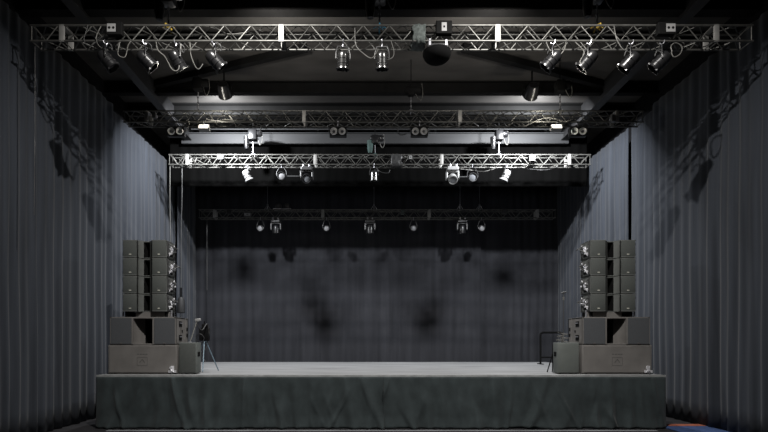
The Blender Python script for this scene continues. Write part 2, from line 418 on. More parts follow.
for x, l in ((275.5, 'left'), (370, 'middle'), (462.5, 'right')):
    moving_head(4, x, 'moving head lamp under the farthest truss, %s one of its three' % l, .98, False, R(4), 'moving heads on the farthest truss')

def round_lamp(k, x, drop, r, label, group, material='reflector', yaw=0, tilt=R(-75)):
    p = hang(k, x)
    root = thing('round_lamp', label, 'stage lamp', p, yaw, group)
    clamp(root, 0, .02, .8); w = r * 1.25
    m = MB(); m.tube([(-w, 0, -drop), (-w, 0, -drop + r), (-w * .5, 0, -.07), (w * .5, 0, -.07), (w, 0, -drop + r), (w, 0, -drop)], .009, 6); m.build('yoke', 'lampgrey', root, 60)
    b = MB().lathe([(0, .12), (r * .6, .11), (r, .05), (r * 1.02, -.05), (r * 1.0, -.10), (r * .9, -.10), (r * .85, -.07), (0, -.05)], 20)
    b.tube([(-w, 0, 0), (w, 0, 0)], .012, 8)
    b = b.build('housing', 'lampgrey', root, 40, loc=(0, 0, -drop), rot=(tilt, 0, 0))
    MB().lathe([(0, -.085), (r * .5, -.082), (r * .84, -.07)], 18).build('lens', material, b, 50)
round_lamp(3, 281.5, .29, .105, 'round lamp in a tall yoke on the third truss, beside the grey moving head', 'round lamps on the third truss', 'disc')
round_lamp(3, 472.5, .33, .115, 'round glass-fronted lamp on the third truss, beside the white moving head', 'round lamps on the third truss', 'lens')
for x, l in ((260.5, 'small round lamp under the farthest truss, leftmost of its four'), (326.5, 'small round lamp under the farthest truss, left of the middle moving head'), (413.5, 'small round lamp under the farthest truss, right of the middle moving head'), (481.5, 'small round lamp under the farthest truss, rightmost of its four')):
    round_lamp(4, x, .32, .092, l, 'small round lamps on the farthest truss', 'disc')

par_can(3, 246.5, .25, R(-60), R(28), 'white tilted lamp on the third truss, leftmost lamp of that truss', 'white', .95, group='white lamps on the third truss')
par_can(3, 506.5, .25, R(55), R(28), 'white tilted lamp on the third truss, rightmost lamp of that truss', 'white', .95, group='white lamps on the third truss')
par_can(3, 374, .27, 0, R(4), 'shiny upright par can under the middle of the third truss', 'chrome', .95, group='lamps on the third truss')
def small_flood(k, x, label, side):
    p = hang(k, x)
    root = thing('flood_light', label, 'flood light', p + Vector((0, .0, 0)), 0, 'flood lights on the second truss')
    clamp(root)
    m = MB(); m.box((0, .02, -.11), (.24, .12, .12), Matrix.Rotation(R(-25), 3, 'X'), .012); b = m.build('housing', 'white', root)
    MB().box((0, -.040, -.095), (.20, .010, .09), Matrix.Rotation(R(-25), 3, 'X')).build('lamp_face', 'glow', b)
    l = bpy.data.lights.new('flood_lamp', 'POINT'); l.energy = 17; l.shadow_soft_size = .04; l.color = (1, .94, .82)
    lo = bpy.data.objects.new('flood_lamp', l); C.objects.link(lo); lo.location = p + Vector((side * -.30, -.30, .06))
    m = MB(); m.tube([(-.13, .02, -.11), (-.13, .0, -.06), (.13, 0, -.06), (.13, .02, -.11)], .008, 6); m.build('bracket', 'lampgrey', root, 60)
small_flood(2, 204, 'small white flood light on the second truss, left side', -1)
small_flood(2, 556.5, 'small white flood light on the second truss, right side', 1)
# spotlights hung on the roof steel between first and second truss (seen from behind, dark)
def roof_lamp(x, y, d, label):
    p = P(x, y, d)
    root = thing('roof_floodlight', label, 'flood light', p, 0, 'dark flood lights on the roof steel')
    MB().tube([(0, 0, .1), (0, 0, 7.62 - p.z)], .018, 8).build('drop_pole', 'steel', root, 60)
    m = MB(); m.tube([(-.17, 0, -.05), (-.17, 0, .11), (.17, 0, .11), (.17, 0, -.05)], .014, 6); m.build('yoke', 'steel', root, 60)
    m = MB().lathe([(0, -.16), (.10, -.15), (.13, -.05), (.15, .12), (.165, .14), (.15, .13), (0, .10)], 20, (0, 0, -.06), Matrix.Rotation(R(-115), 3, 'X'))
    h = m.build('housing', 'parblack', root, 40)
    MB().box((0, .20, .06), (.30, .02, .20), Matrix.Rotation(R(25), 3, 'X')).build('barn_door', 'steel', h)
    MB().box((0, -.08, -.02), (.16, .10, .12), None, .01).build('ballast_box', 'steel', root)
roof_lamp(224, 87, 11.28, 'dark flood light hanging from the roof steel, left of centre')
roof_lamp(532, 88, 11.28, 'dark flood light hanging from the roof steel, right of centre')

# ------------------------------------------------------------------ boxes, sleeves and hoists on the trusses
def socket_box(k, x, y, w, h, label, lw, lh, lx=0.0, hole=True, body='steel'):
    T = TR[k]; d = T['d'] - .09; p = P(x, y, d); s = d / F
    root = thing('socket_box', label, 'electrical box', p, 0, 'boxes on the trusses')
    W, H = w * s, h * s
    MB().box((0, .025, 0), (W, .09, H), None, .008).build('box_body', body, root)
    if lw:
        pl = MB().box((lx * s, -.023, 0), (lw * s, .006, lh * s)).build('socket_plate', 'white', root)
        pl['label'] = 'white plate with dark sockets'
        if hole:
            for q in (-.24, .24):
                MB().lathe([(0, -.004), (.018, -.004), (.022, 0)], 12, ((lx + q * lw) * s, -.026, 0), Matrix.Rotation(R(-90), 3, 'X')).build('socket', 'rubber', pl)
        else:
            MB().box((lx * s, -.027, 0), (lw * s * .35, .004, lh * s * .22)).build('socket', 'rubber', pl)
    m = MB()
    for q in (-.35, .35): m.box((q * W, .075, 0), (.03, .05, .05))
    m.build('bracket', 'rig', root)
socket_box(1, 114.5, 28.5, 15, 13, 'black box with a white twin-socket plate near the left end of the front truss', 8.5, 8, -2.5)
socket_box(1, 444, 27.5, 16, 13, 'black box with a slim white plate, over the dome lamp on the front truss', 5, 8.5, 0, False)
socket_box(1, 666.5, 28.5, 17, 12, 'black box with a white twin-socket plate near the right end of the front truss', 9, 8, 3.5)
socket_box(3, 220.5, 157, 6, 5, 'white box on the third truss, left side', 5.5, 4.5, 0, True)
socket_box(3, 532, 158.5, 6.5, 5, 'white box on the third truss, right side', 5.5, 4.5, 0, True)
socket_box(3, 410.5, 157.5, 3.5, 4.5, 'tiny white box on the third truss beside a grey sleeve', 3, 3.5, 0, False)
socket_box(4, 247.5, 214.5, 7, 3.5, 'small white box on the farthest truss, left side', 6, 2.6, 0, False, 'lampgrey')
socket_box(4, 402.5, 212, 3.5, 4.5, 'pale green box on the farthest truss, near its middle', 0, 0, 0, False, 'greycloth')
socket_box(4, 504.5, 211.5, 5.5, 5, 'pale box on the farthest truss, right side', 0, 0, 0, False, 'lampgrey')
socket_box(4, 229, 212, 4, 4, 'small dark box on the farthest truss, left end', 0, 0, 0, False, 'greysteel')
socket_box(2, 154, 115, 3.5, 6, 'upright pale box near the left end of the second truss', 0, 0, 0, False, 'lampgrey')
socket_box(2, 613.5, 118, 4, 7, 'upright pale box near the right end of the second truss', 0, 0, 0, False, 'lampgrey')
for (x, y, l) in ((278, 204.5, 'left'), (286.5, 205, 'right')):
    p = P(x, y, 16.5); root = thing('junction_box', 'pale rounded box standing on the farthest truss, %s of a pair' % l, 'electrical box', (p.x, 16.57, TR[4]['zt'] + .018), 0, 'pale boxes on the farthest truss')
    MB().box((0, 0, .10), (.20, .20, .20), None, .05).build('box_body', 'lampgrey', root, 40)
    MB().box((0, 0, .012), (.30, .28, .024)).build('foot_plate', 'rig', root)

def cloth_wrap(k, x, w, label, material='greycloth'):
    T = TR[k]; d = T['d']; X = (x - CX) * d / F; W = w * d / F; h = T['zt'] - T['zb']
    g = []
    for i in range(15):
        u = i / 14; row = []
        for j in range(29):
            a = 2 * math.pi * j / 28
            ca, sa = math.cos(a), math.sin(a)
            rr = 1 / max(abs(ca), abs(sa)) ** .7
            rr *= 1 + .10 * noise.noise(Vector((u * 6 + x, ca * 2, sa * 2))) - .05 * abs(2 * u - 1)
            row.append((X + (u - .5) * W + .03 * noise.noise(Vector((a * 2, x, u))), d + TW / 2 + ca * rr * (TW / 2 + .045), T['zb'] + h / 2 + sa * rr * (h / 2 + .04)))
        g.append(row)
    o = MB().sheet(g).build('cord_bundle', material, None, 60)
    md = o.modifiers.new('thickness', 'SOLIDIFY'); md.thickness = .012
    tag(o, label, 'cable bundle', 'bundles on the trusses')
cloth_wrap(1, 419, 13, 'grey-green bundle wrapped round the front truss beside the dome lamp')
cloth_wrap(3, 396.5, 11, 'grey sleeve wrapped round the third truss just right of the upright par can', 'lampgrey')

def chain_hoist(k, x, ybody, label, hook='yellow', bag=None, group='chain hoists', body=True, ztop=None, bodymat='lampgrey', s=1.0):
    T = TR[k]; d = T['d'] + TW / 2; X = (x - CX) * d / F; zt = T['zt']
    root = thing('chain_hoist', label, 'hoist', (X, d, zt), 0, group)
    zbody = (CY - ybody) * d / F + EYE - zt
    m = MB(); m.box((0, -.02, .05), (.045, .05, .06), None, .01)
    m.tube(smooth([(0, 0, .03), (.05, 0, .02), (.045, 0, .0)]), .012, 6); m.tube([(-.10, 0, .036), (0, 0, .085), (.10, 0, .036)], .012, 6)
    m.tube([(0, -TW / 2, .032), (0, 0, .085), (0, TW / 2, .032)], .012, 6)
    m.build('hook', hook, root, 60)
    m = MB(); m.tube([(0, 0, .07), (0, 0, zbody)], .011 * s, 6)
    n = max(2, int((zbody - .07) / .05))
    for i in range(n):
        z = .07 + (zbody - .07) * (i + .5) / n
        m.box((0, 0, z), (.034, .012, .028) if i % 2 else (.012, .034, .028))
    m.build('chain', 'rig', root)
    m = MB(); m.box((0, 0, zbody + .16 * s), (.20 * s, .20 * s, .26 * s), None, .03 * s)
    m.lathe([(0, .19), (.06, .18), (.085, .14), (.085, -.14), (.06, -.18), (0, -.19)], 16, (.06 * s, 0, zbody + .20 * s), Matrix.Rotation(R(90), 3, 'Y'))
    m.build('motor_body', bodymat, root, 40)
    MB().tube([(0, 0, zbody + .27 * s), (0, 0, (ztop or ZC) - zt)], .010, 6).build('suspension_chain', 'rig' if ztop else 'steel', root)
    if bag:
        MB().lathe([(0, -.34), (.05, -.33), (.075, -.2), (.085, .0), (.07, .01), (0, -.02)], 14, (-.15 * s, 0, zbody + .12 * s)).build('chain_bag', bag, root, 50)
    m = MB(); m.tube(smooth([(.12 * s, 0, zbody + .1), (.20, -.05, zbody - .10), (.26, -.02, zbody + .05), (.24, 0, zbody + .30)]), .009, 6); m.build('power_lead', 'palecable', root, 60)
chain_hoist(1, 168.5, 7, 'chain hoist with a yellow hook above the front truss, left side', 'yellow', 'parblack', 'chain hoists of the front truss')
chain_hoist(1, 379.5, 5, 'chain hoist with a blue hook above the middle of the front truss', 'blue', 'parblack', 'chain hoists of the front truss', bodymat='parblack')
chain_hoist(1, 597, 4, 'chain hoist with a brassy hook above the front truss, right side', 'yellow', 'parblack', 'chain hoists of the front truss', bodymat='parblack')
chain_hoist(2, 198, 92, 'chain hoist above the second truss, left side', 'rig', None, 'chain hoists of the second truss', bodymat='steel')
chain_hoist(2, 411, 97, 'chain hoist above the middle of the second truss', 'rig', None, 'chain hoists of the second truss', bodymat='steel', s=.7)
chain_hoist(2, 560, 94, 'chain hoist above the second truss, right side', 'rig', None, 'chain hoists of the second truss', bodymat='steel')
chain_hoist(3, 253, 142, 'pale chain hoist with looped lead above the third truss, left side', 'rig', 'parblack', 'chain hoists of the third truss', bodymat='parblack', s=1.15)
chain_hoist(3, 375, 145, 'chain hoist with a teal chain bag above the middle of the third truss', 'teal', 'teal', 'chain hoists of the third truss', bodymat='parblack', s=.9)
chain_hoist(3, 499, 142, 'pale chain hoist with looped lead above the third truss, right side', 'rig', 'parblack', 'chain hoists of the third truss', bodymat='parblack', s=1.05)

def suspension_wire(k, x, label):
    T = TR[k]; d = T['d'] + TW / 2; X = (x - CX) * d / F; zt = T['zt']
    root = thing('suspension_wire', label, 'wire', (X, d, zt), 0, 'suspension wires of the farthest truss')
    MB().tube([(0, 0, .16), (0, 0, ZC - zt)], .011, 6).build('wire', 'rig', root)
    m = MB(); m.tube([(-.11, 0, .02), (0, 0, .20), (.11, 0, .02)], .010, 6); m.tube([(0, -TW / 2, .02), (0, 0, .20), (0, TW / 2, .02)], .010, 6)
    m.box((0, 0, .19), (.04, .04, .05)); m.build('bridle', 'rig', root)
suspension_wire(4, 267.5, 'thin steel wire holding the farthest truss, leftmost of four')
suspension_wire(4, 374, 'thin steel wire holding the farthest truss at its middle moving head')
suspension_wire(4, 460, 'thin steel wire holding the farthest truss above its right moving head')
suspension_wire(4, 479.5, 'thin steel wire holding the farthest truss, rightmost of four')

# ------------------------------------------------------------------ cables
def cable(pts, r, label, material='palecable', group='loose cables', n=8, hang_=True):
    o = MB().tube(smooth(pts, n), r * .8, 6).build('hanging_cable' if hang_ else 'cable', material, None, 60); tag(o, label, 'cable', group); return o
def on(k, lst, dd=-.03):
    d = TR[k]['d'] + dd; return [P(x, y, d) for x, y in lst]
cable(on(1, [(156, 42), (158, 50), (165, 57), (172, 69), (178, 70), (180, 60), (181, 44)]), .011, 'pale cable loop round the third par can on the front truss')
cable(on(1, [(190, 42), (191, 55), (195, 66), (199, 69), (203, 64)]), .009, 'pale cable hanging below the front truss right of its third par can')
cable(on(1, [(101, 26), (96, 38), (100, 47), (108, 50)]), .009, 'cable dropping from the left white socket box to the leftmost par can')
cable(on(1, [(88, 25), (84, 40), (90, 46), (98, 40), (106, 34)]), .009, 'cable slung along the left end of the front truss', 'cable')
cable(on(1, [(120, 42), (118, 54), (125, 57), (128, 46), (131, 41)]), .009, 'pale short cable loop left of the second par can on the front truss')
cable(on(1, [(355, 28), (356, 45), (364, 54), (372, 58), (378, 50)]), .010, 'pale cable curving down between the two middle par cans')
cable(on(1, [(391, 41), (394, 52), (392, 58), (386, 60)]), .008, 'pale cable at the side of the par can below the blue hook')
cable(on(1, [(546, 42), (550, 50), (558, 55), (564, 50), (566, 42)]), .010, 'pale cable looped over the first tilted par can on the right half')
cable(on(1, [(575, 42), (584, 52), (580, 62), (586, 66), (590, 55)]), .010, 'pale cable looped beside the third par can from the right on the front truss')
cable(on(1, [(614, 26), (617, 40), (624, 50), (628, 45)]), .009, 'pale cable falling to the second par can from the right on the front truss')
cable(on(1, [(672, 52), (671, 46), (676, 43), (682, 47), (680, 54), (674, 57), (671, 52)]), .010, 'coiled pale cable right of the last par can on the front truss')
cable(on(1, [(690, 42), (702, 47), (712, 42), (724, 30), (735, 28)], .1), .010, 'dark cable slung through the right end of the front truss', 'cable')
cable(on(1, [(505, 28), (514, 27), (524, 28), (536, 40)], .05), .009, 'thin cable running inside the front truss right of its third splice')
cable(on(1, [(205, 26), (217, 29), (228, 34), (243, 33), (262, 30)], .1), .010, 'thin cable running inside the front truss left of its second splice')
cable(on(2, [(186, 116), (189, 122), (187, 130), (183, 132)]), .012, 'cable beside the leftmost twin blinder')
cable(on(2, [(398, 121), (398, 132), (401, 135), (406, 134)]), .012, 'cable beside the twin blinder right of the middle hoist', 'cable')
cable(on(2, [(481, 114), (487, 122), (497, 127), (508, 126), (513, 122)]), .014, 'pale cable sagging under the second truss, longest sag on the right')
cable(on(2, [(516, 123), (523, 126.5), (530, 124), (540, 119)]), .013, 'pale cable sagging under the second truss, next to the right flood light')
cable(on(2, [(276, 120), (268, 124), (262, 126), (260, 133)]), .013, 'pale cable curling down from the second truss, left of centre')
cable(on(2, [(206, 119), (216, 121), (226, 119.5), (238, 121), (246, 120)]), .014, 'pale cable lashed along the lower chord of the second truss, left side')
cable(on(2, [(536, 121), (546, 118), (556, 119), (566, 122), (574, 118)]), .014, 'pale cable lashed along the lower chord of the second truss, right side')
cable(on(3, [(376, 168), (381, 172), (388, 173), (390, 170)]), .012, 'short grey cable sagging right of the upright par can', 'cable')
cable(on(3, [(452, 168), (470, 170), (484, 171.5), (496, 168)], .2), .013, 'pale cable sagging under the third truss between its right lamps')
cable(on(3, [(172, 155), (180, 166), (186, 157), (192, 167), (197, 157)], .05), .013, 'tangled pale cable at the left end of the third truss')
cable(on(3, [(178, 158), (186, 165), (196, 160), (206, 164), (212, 156)], .12), .013, 'pale cable woven through the left end of the third truss')
cable(on(3, [(520, 168), (530, 169), (545, 170), (558, 167)], .1), .012, 'cable slung below the right end of the third truss', 'cable')
cable([P(35, 46, 8.2), P(35, 120, 8.2), P(34.5, 170, 8.2), P(34, 215, 8.2)], .006, 'long thin rope hanging down from the left end of the front truss', 'lampgrey')
cable([P(170, 164, 13.95), P(170, 200, 13.95), P(170.5, 240, 13.95), P(170.5, 262, 13.95)], .010, 'thin rope hanging from the left end of the third truss', 'palecable')
cable([P(182, 166, 14.0), P(182, 200, 14.0), P(181, 240, 14.0), P(181, 330, 14.0)], .014, 'second rope hanging from the left end of the third truss, nearer the middle', 'cable')
cable([P(207, 216, 16.6), P(207, 250, 16.6), P(207, 290, 16.6)], .010, 'thin rope hanging from the left end of the farthest truss', 'cable')
# bars joining lamps below the third truss
for x0, x1, y, l in ((285, 301, 176.3, 'left'), (459, 469, 177, 'right')):
    o = MB().tube([P(x0, y, 13.92), P(x1, y, 13.92)], .016, 8).build('spacer_bar', 'lampgrey', None, 60)
    tag(o, 'thin bar joining two lamps under the third truss, %s one' % l, 'bar', 'spacer bars')

# ------------------------------------------------------------------ loudspeaker stacks
def flare(m, x0, x1, y0, y1, z0, z1, n=10, p=1.7):
    """curved wall from the lip (x0,y0) to the throat (x1,y1)"""
    pts = []
    for i in range(n + 1):
        u = i / n
        pts.append((x0 + (x1 - x0) * u ** p, y0 + (y1 - y0) * u ** (1 / 1.15)))
    m.sheet([[(x, y, z0) for x, y in pts], [(x, y, z1) for x, y in pts]])
def emblem(parent, x, z, y, w):
    m = MB(); t = .006
    for c, s in (((0, .5), (1, .0)), ((0, -.5), (1, 0)), ((-.5, 0), (0, 1)), ((.5, 0), (0, 1))):
        m.box((x + c[0] * w, y, z + c[1] * w * .8), (max(t, s[0] * w), .003, max(t, s[1] * w * .8)))
    for i in range(4): m.box((x - w * .42 + i * w * .28, y, z + w * .72), (w * .2, .003, .016))
    m.tube([(x - w * .25, y, z - .02), (x, y, z + .045), (x + w * .25, y, z - .02)], .005, 4)
    m.build('emblem', 'emblem', parent)
def subwoofer(x, label, w, foot):
    y0, z1 = 10.10, (CY - 345) * 10.1 / F + EYE - ZS
    root = thing('subwoofer', label, 'loudspeaker', (x, y0, ZS + .0145), 0, 'wide plain subwoofers'); h = z1 - .012; d = .70
    MB().box((0, d / 2, h / 2), (w, d, h), None, .012).build('cabinet', 'cab', root, 40)
    fr = MB().box((0, -.004, h / 2), (w - .05, .012, h - .05), None, .004).build('front_panel', 'cab', root)
    emblem(fr, 0, h * .42, -.0115, .20)
    for sx in (-1, 1):
        hd = MB().box((sx * (w / 2 + .003), .34, h * .6), (.010, .20, .12), None, .003).build('handle', 'rubber', root)
        for yy in (.08, d - .08): MB().box((sx * (w / 2 - .08), yy, -.006), (.08, .08, .014)).build('foot', 'rubber', root)
    m = MB()                                                   # connector hardware at the lower corner
    cx = w / 2 - .10
    m.box((cx + .02, -.020, .080), (.06, .02, .14)); m.box((cx + .02, -.020, .040), (.15, .03, .05)); m.build('corner_plate', 'rigbright', root)
    m = MB()
    m.lathe([(0, .02), (.03, .02), (.034, 0)], 14, (cx, -.028, .115), Matrix.Rotation(R(90), 3, 'X')); m.tube(smooth([(cx - .03, -.035, .02), (cx + .0, -.06, .07), (cx + .05, -.04, .03), (cx + .02, -.03, .10)]), .010, 6)
    m.build('corner_latch', 'rigbright', root, 50)
    return ZS + z1
def horn_sub(x, zb, label, w, inner):
    y0 = 10.10; ztop = (CY - 317) * 10.1 / F + EYE; h = ztop - zb
    root = thing('horn_subwoofer', label, 'loudspeaker', (x, y0, zb), 0, 'horn-slotted subwoofers'); d = .70; t = .03
    lip = .195; ax = -.02 * 0
    m = MB()
    m.box((0, d / 2, t / 2), (w, d, t), None, .005); m.box((0, d / 2, h - t / 2), (w, d, t), None, .005)
    for s in (-1, 1):
        m.box((s * (w / 2 - .015), d / 2, h / 2), (.03, d, h - .01))
        m.box((s * (lip + (w / 2 - lip) / 2), .02, h / 2), ((w / 2 - lip), .02, h - .02))
        m.box((s * (lip + .012), .0, h / 2), (.026, .03, h - .03))
    m.box((0, d - .015, h / 2), (w, .03, h - .01))
    m.build('cabinet', 'cab', root, 40)
    f = MB()
    for s in (-1, 1): flare(f, s * lip, s * .068, .005, .27, .028, h - .028, 12, 1.5)
    f.build('horn_flare', 'cab', root, 60)
    m = MB()
    for s in (-1, 1): m.box((s * .074, .47, h / 2), (.012, .40, h - .06))
    m.box((0, .66, h / 2), (.15, .02, h - .06)); m.build('horn_throat', 'inner', root)
    for s in (-1, 1):
        wd = w / 2 - lip - .05
        g = MB().box((s * (lip + .03 + wd / 2), -.002, h / 2), (wd, .022, h - .04), None, .004).build('grille', 'grille', root)
        MB().box((s * (lip + .03 + wd / 2), -.016, .035), (.055, .006, .022), None, .002).build('badge', 'emblem', g)
        # side hardware: handle pockets and a connector strip
        sx = s * (w / 2 + .003)
        MB().box((sx, .52, h / 2), (.012, .012, h - .02)).build('side_batten', 'cab', root)
        for zz in (h * .26, h * .76):
            hp = MB().box((sx, .24, zz), (.012, .16, .11), None, .003).build('handle', 'rubber', root)
            MB().tube([(sx + s * .012, .18, zz + .02), (sx + s * .012, .30, zz + .02)], .008, 6).build('handle_bar', 'rig', hp)
        for zz in (h * .36, h * .58): MB().box((sx, .62, zz), (.012, .05, .07), None, .003).build('socket', 'rubber', root)
        MB().box((sx, .34, h * .5), (.02, .03, .05)).build('latch', 'rubber', root)
    return ztop
def array_box(x, zb, h, w, n_label, inner):
    y0 = 10.2; d = .48
    root = thing('line_array_speaker', n_label, 'loudspeaker', (x, y0, zb), 0, 'line array speakers')
    lip, thr = .147, .058; hh = h - .010
    m = MB()
    m.box((0, d / 2 + .07, .012), (w, d - .16, .018), None, .003); m.box((0, d / 2 + .07, hh - .010), (w, d - .14, .020), None, .004)
    for s in (-1, 1):
        for zz in (.012, hh - .010): m.box((s * (lip + (w / 2 - lip) / 2), .10, zz), (w / 2 - lip, .20, .020), None, .004)
        m.box((s * (w / 2 - .012), d / 2 + .01, hh / 2), (.024, d - .04, hh - .01))
        m.box((s * (lip + (w / 2 - lip) / 2), .03, hh / 2), ((w / 2 - lip), .02, hh - .01))
    m.box((0, d - .02, hh / 2), (w, .03, hh - .01)); m.build('cabinet', 'arraybox', root, 40)
    f = MB()
    for s in (-1, 1): flare(f, s * (lip - .014), s * thr, .022, .125, .003, hh, 8, 1.15)
    f.build('horn_flare', 'arraybox', root, 60)
    m = MB()
    for s in (-1, 1): m.box((s * (thr + .006), .23, hh / 2), (.012, .22, hh - .042))
    m.box((0, .335, hh / 2), (.13, .01, hh - .042)); m.build('horn_slot', 'inner', root)
    for s in (-1, 1):
        wd = w / 2 - lip - .012
        g = MB().box((s * (lip + .004 + wd / 2), .012, hh / 2), (wd, .028, hh - .030), None, .010).build('grille', 'arraygrille', root, 40)
        MB().box((s * (lip + wd / 2), -.006, .062), (.045, .008, .022), None, .003).build('badge', 'badge', g)
        MB().box((s * (lip + .001), .008, hh / 2), (.008, .02, hh - .02)).build('grille_edge', 'inner', root)
        sx = s * (w / 2 + .008)
        for yy in (.07, .40):
            r = MB(); r.box((sx, yy, hh / 2), (.016, .045, hh - .02), None, .003)
            for zz in (.07, hh - .07): r.lathe([(0, .022), (.014, .02), (.014, -.01)], 10, (sx, yy, zz), Matrix.Rotation(R(90 * s), 3, 'Y'))
            r.build('rigging_bar', 'lampgrey', root, 40)
        l = MB(); l.tube([(sx + s * .006, .10, .05), (sx + s * .018, .22, hh * .42), (sx + s * .008, .38, hh * .85)], .012, 6); l.box((sx + s * .004, .24, hh * .52), (.02, .10, .09), None, .006)
        l.build('rigging_link', 'rigbright', root, 50)
        MB().box((sx, .24, hh * .22), (.02, .13, .06), None, .006).build('handle', 'rubber', root)
        if s == inner:
            c = MB()
            for q in range(3):
                a = random.uniform(.1, .4); b2 = random.uniform(.1, .4); o = .05 + .03 * q
                c.tube(smooth([(sx, a, .06 + .05 * q), (sx + s * o, (a + b2) / 2, .12 + .05 * q), (sx + s * o * 1.2, b2, .2), (sx + s * .02, b2 - .05, .28)]), .009, 6)
            c.build('patch_cable', 'cable', root, 60)
            c = MB()
            for q in range(3): c.lathe([(0, .05), (.018, .05), (.022, .0), (.022, -.02)], 10, (sx, .15 + .1 * q, .10 + .07 * ((q * 2) % 3)), Matrix.Rotation(R(90 * s), 3, 'Y'))
            c.box((sx, .26, .17), (.012, .30, .012), Matrix.Rotation(R(-12), 3, 'X')); c.build('connector', 'rigbright', root, 50)
def stack(side, xs_, w_sub, xh, w_horn, xa, w_arr):
    s = 'left' if side < 0 else 'right'; inner = -side
    zt = subwoofer(xs_, 'wide plain brown-grey subwoofer on the stage, at the bottom of the %s speaker stack' % s, w_sub, s)
    zt2 = horn_sub(xh, zt, 'subwoofer with a dark central horn slot, second from the bottom in the %s stack' % s, w_horn, inner)
    zb = (CY - 311.5) * 10.2 / F + EYE; za = (CY - 239.4) * 10.2 / F + EYE; h = (za - zb) / 4
    root = thing('stacking_frame', 'low metal stacking frame between the subwoofers and the %s line array' % s, 'frame', (xa, 10.25, zt2), 0, 'stacking frames')
    fh = zb - zt2
    MB().box((inner * .12, .10, fh * .5), (.70, .06, fh * .92), None, .006).build('front_bar', 'cab', root)
    MB().box((0, .40, fh / 2), (.80, .05, fh - .004), None, .006).build('rear_bar', 'steel', root)
    for q in (-1, 1): MB().box((q * .40, .22, fh / 2), (.05, .40, fh - .002), None, .006).build('side_bar', 'steel', root)
    MB().tube([(inner * .50, .05, 0), (inner * .50, .05, fh + .03)], .018, 8).build('screw_jack', 'rig', root, 50)
    MB().tube([(-inner * .47, .05, 0), (-inner * .47, .05, fh)], .018, 8).build('screw_jack', 'rig', root, 50)
    pos = ['lowest speaker of the %s line array, resting on the stacking frame', 'second speaker up in the %s line array', 'third speaker up in the %s line array, just below the topmost', 'topmost speaker of the %s line array']
    for i in range(4): array_box(xa, zb + i * h, h, w_arr, 'grey two-panel ' + pos[i] % s, inner)
XLs = P(142.5, 0, 10.1).x; XRs = P(617, 0, 10.1).x
XLa = P(144.5, 0, 10.2).x; XRa = P(613.3, 0, 10.2).x
stack(-1, XLs, 1.355, P(143, 0, 10.1).x, 1.30, XLa, .875)
stack(1, XRs, 1.375, P(616.3, 0, 10.1).x, 1.33, XRa, .90)

def fill_speaker(x, label, w, h, d, rz, badge_s):
    root = thing('fill_speaker', label, 'loudspeaker', (x, 10.14, ZS + .0145), rz, 'front fill speakers')
    MB().box((0, d / 2, h / 2), (w, d, h), None, .012).build('cabinet', 'cabgreen', root, 40)
    g = MB().box((0, -.006, h / 2), (w - .03, .018, h - .03), None, .006).build('grille', 'arraygrille' if badge_s < 0 else 'cabgreen', root, 40)
    for sx in (-1, 1):
        MB().box((sx * (w / 2 + .002), d * .5, h * .62), (.010, .14, .09), None, .003).build('handle', 'rubber', root)
        for yy in (.06, d - .06): MB().box((sx * (w / 2 - .06), yy, -.006), (.05, .05, .014)).build('foot', 'rubber', root)
fill_speaker(P(187.6, 0, 10.14).x, 'upright grey speaker on the stage, at the inner side of the left subwoofer', .345, .61, .30, R(0), -1)
fill_speaker(P(568.3, 0, 10.14).x, 'upright greenish speaker on the stage, at the inner side of the right subwoofer', .42, .61, .28, R(-3), 1)

# ------------------------------------------------------------------ stands and rail on the stage
p = P(204.5, 0, 11.0); root = thing('tripod_stand', 'tripod with blue-grey legs and dark gear beside the left fill speaker', 'tripod', (p.x, 11.0, ZS))
for a in (-90 + 10, 30, 160):
    MB().tube([(.02 * math.cos(R(a)), .02 * math.sin(R(a)), .68), (.30 * math.cos(R(a)), .30 * math.sin(R(a)), .012)], .012, 8).build('leg', 'bluegrey', root, 60)
MB().tube([(0, 0, .42), (0, 0, 1.08)], .014, 8).build('pole', 'rubber', root, 60)
MB().lathe([(0, .74), (.035, .74), (.045, .70), (.035, .64), (0, .64)], 12).build('collar', 'bluegrey', root, 50)
MB().box((.0, 0, .80), (.20, .14, .28), None, .02).build('gear_box', 'rubber', root, 40)
MB().box((.02, -.03, .98), (.13, .07, .08), None, .01).build('gear_head', 'steel', root, 40)
p = P(190, 343, 10.30); q = P(197, 321, 10.45)
root = thing('gooseneck_lamp', 'white-headed lamp on a slanted pale arm on top of the left fill speaker', 'lamp', (p.x, 10.30, ZS + .012 + .61))
v = q - Vector((p.x, 10.30, ZS + .622))
MB().tube([(0, 0, .0), v], .012, 8).build('arm', 'palecable', root, 60)
MB().lathe([(0, 0), (.04, 0), (.04, .02), (0, .025)], 14).build('base', 'rig', root, 50)
MB().box(v + Vector((.02, 0, .02)), (.11, .09, .06), Matrix.Rotation(R(-12), 3, 'Y'), .015).build('lamp_head', 'white', root, 40)
cable([P(197, 324, 10.44), P(202, 330, 10.7), P(207, 324, 10.9), P(209, 335, 11.0), P(206, 348, 11.05), P(202, 356, 11.05), P(206, 362, 11.1)], .011, 'dark cable tangled round the blue-grey tripod', 'cable', hang_=False)
cable([P(199, 345, 10.9), P(196, 338, 10.75), P(200, 334, 10.7), P(204, 338, 10.8), P(201, 345, 10.95)], .010, 'small cable coil between the left fill speaker and the tripod', 'cable', hang_=False)

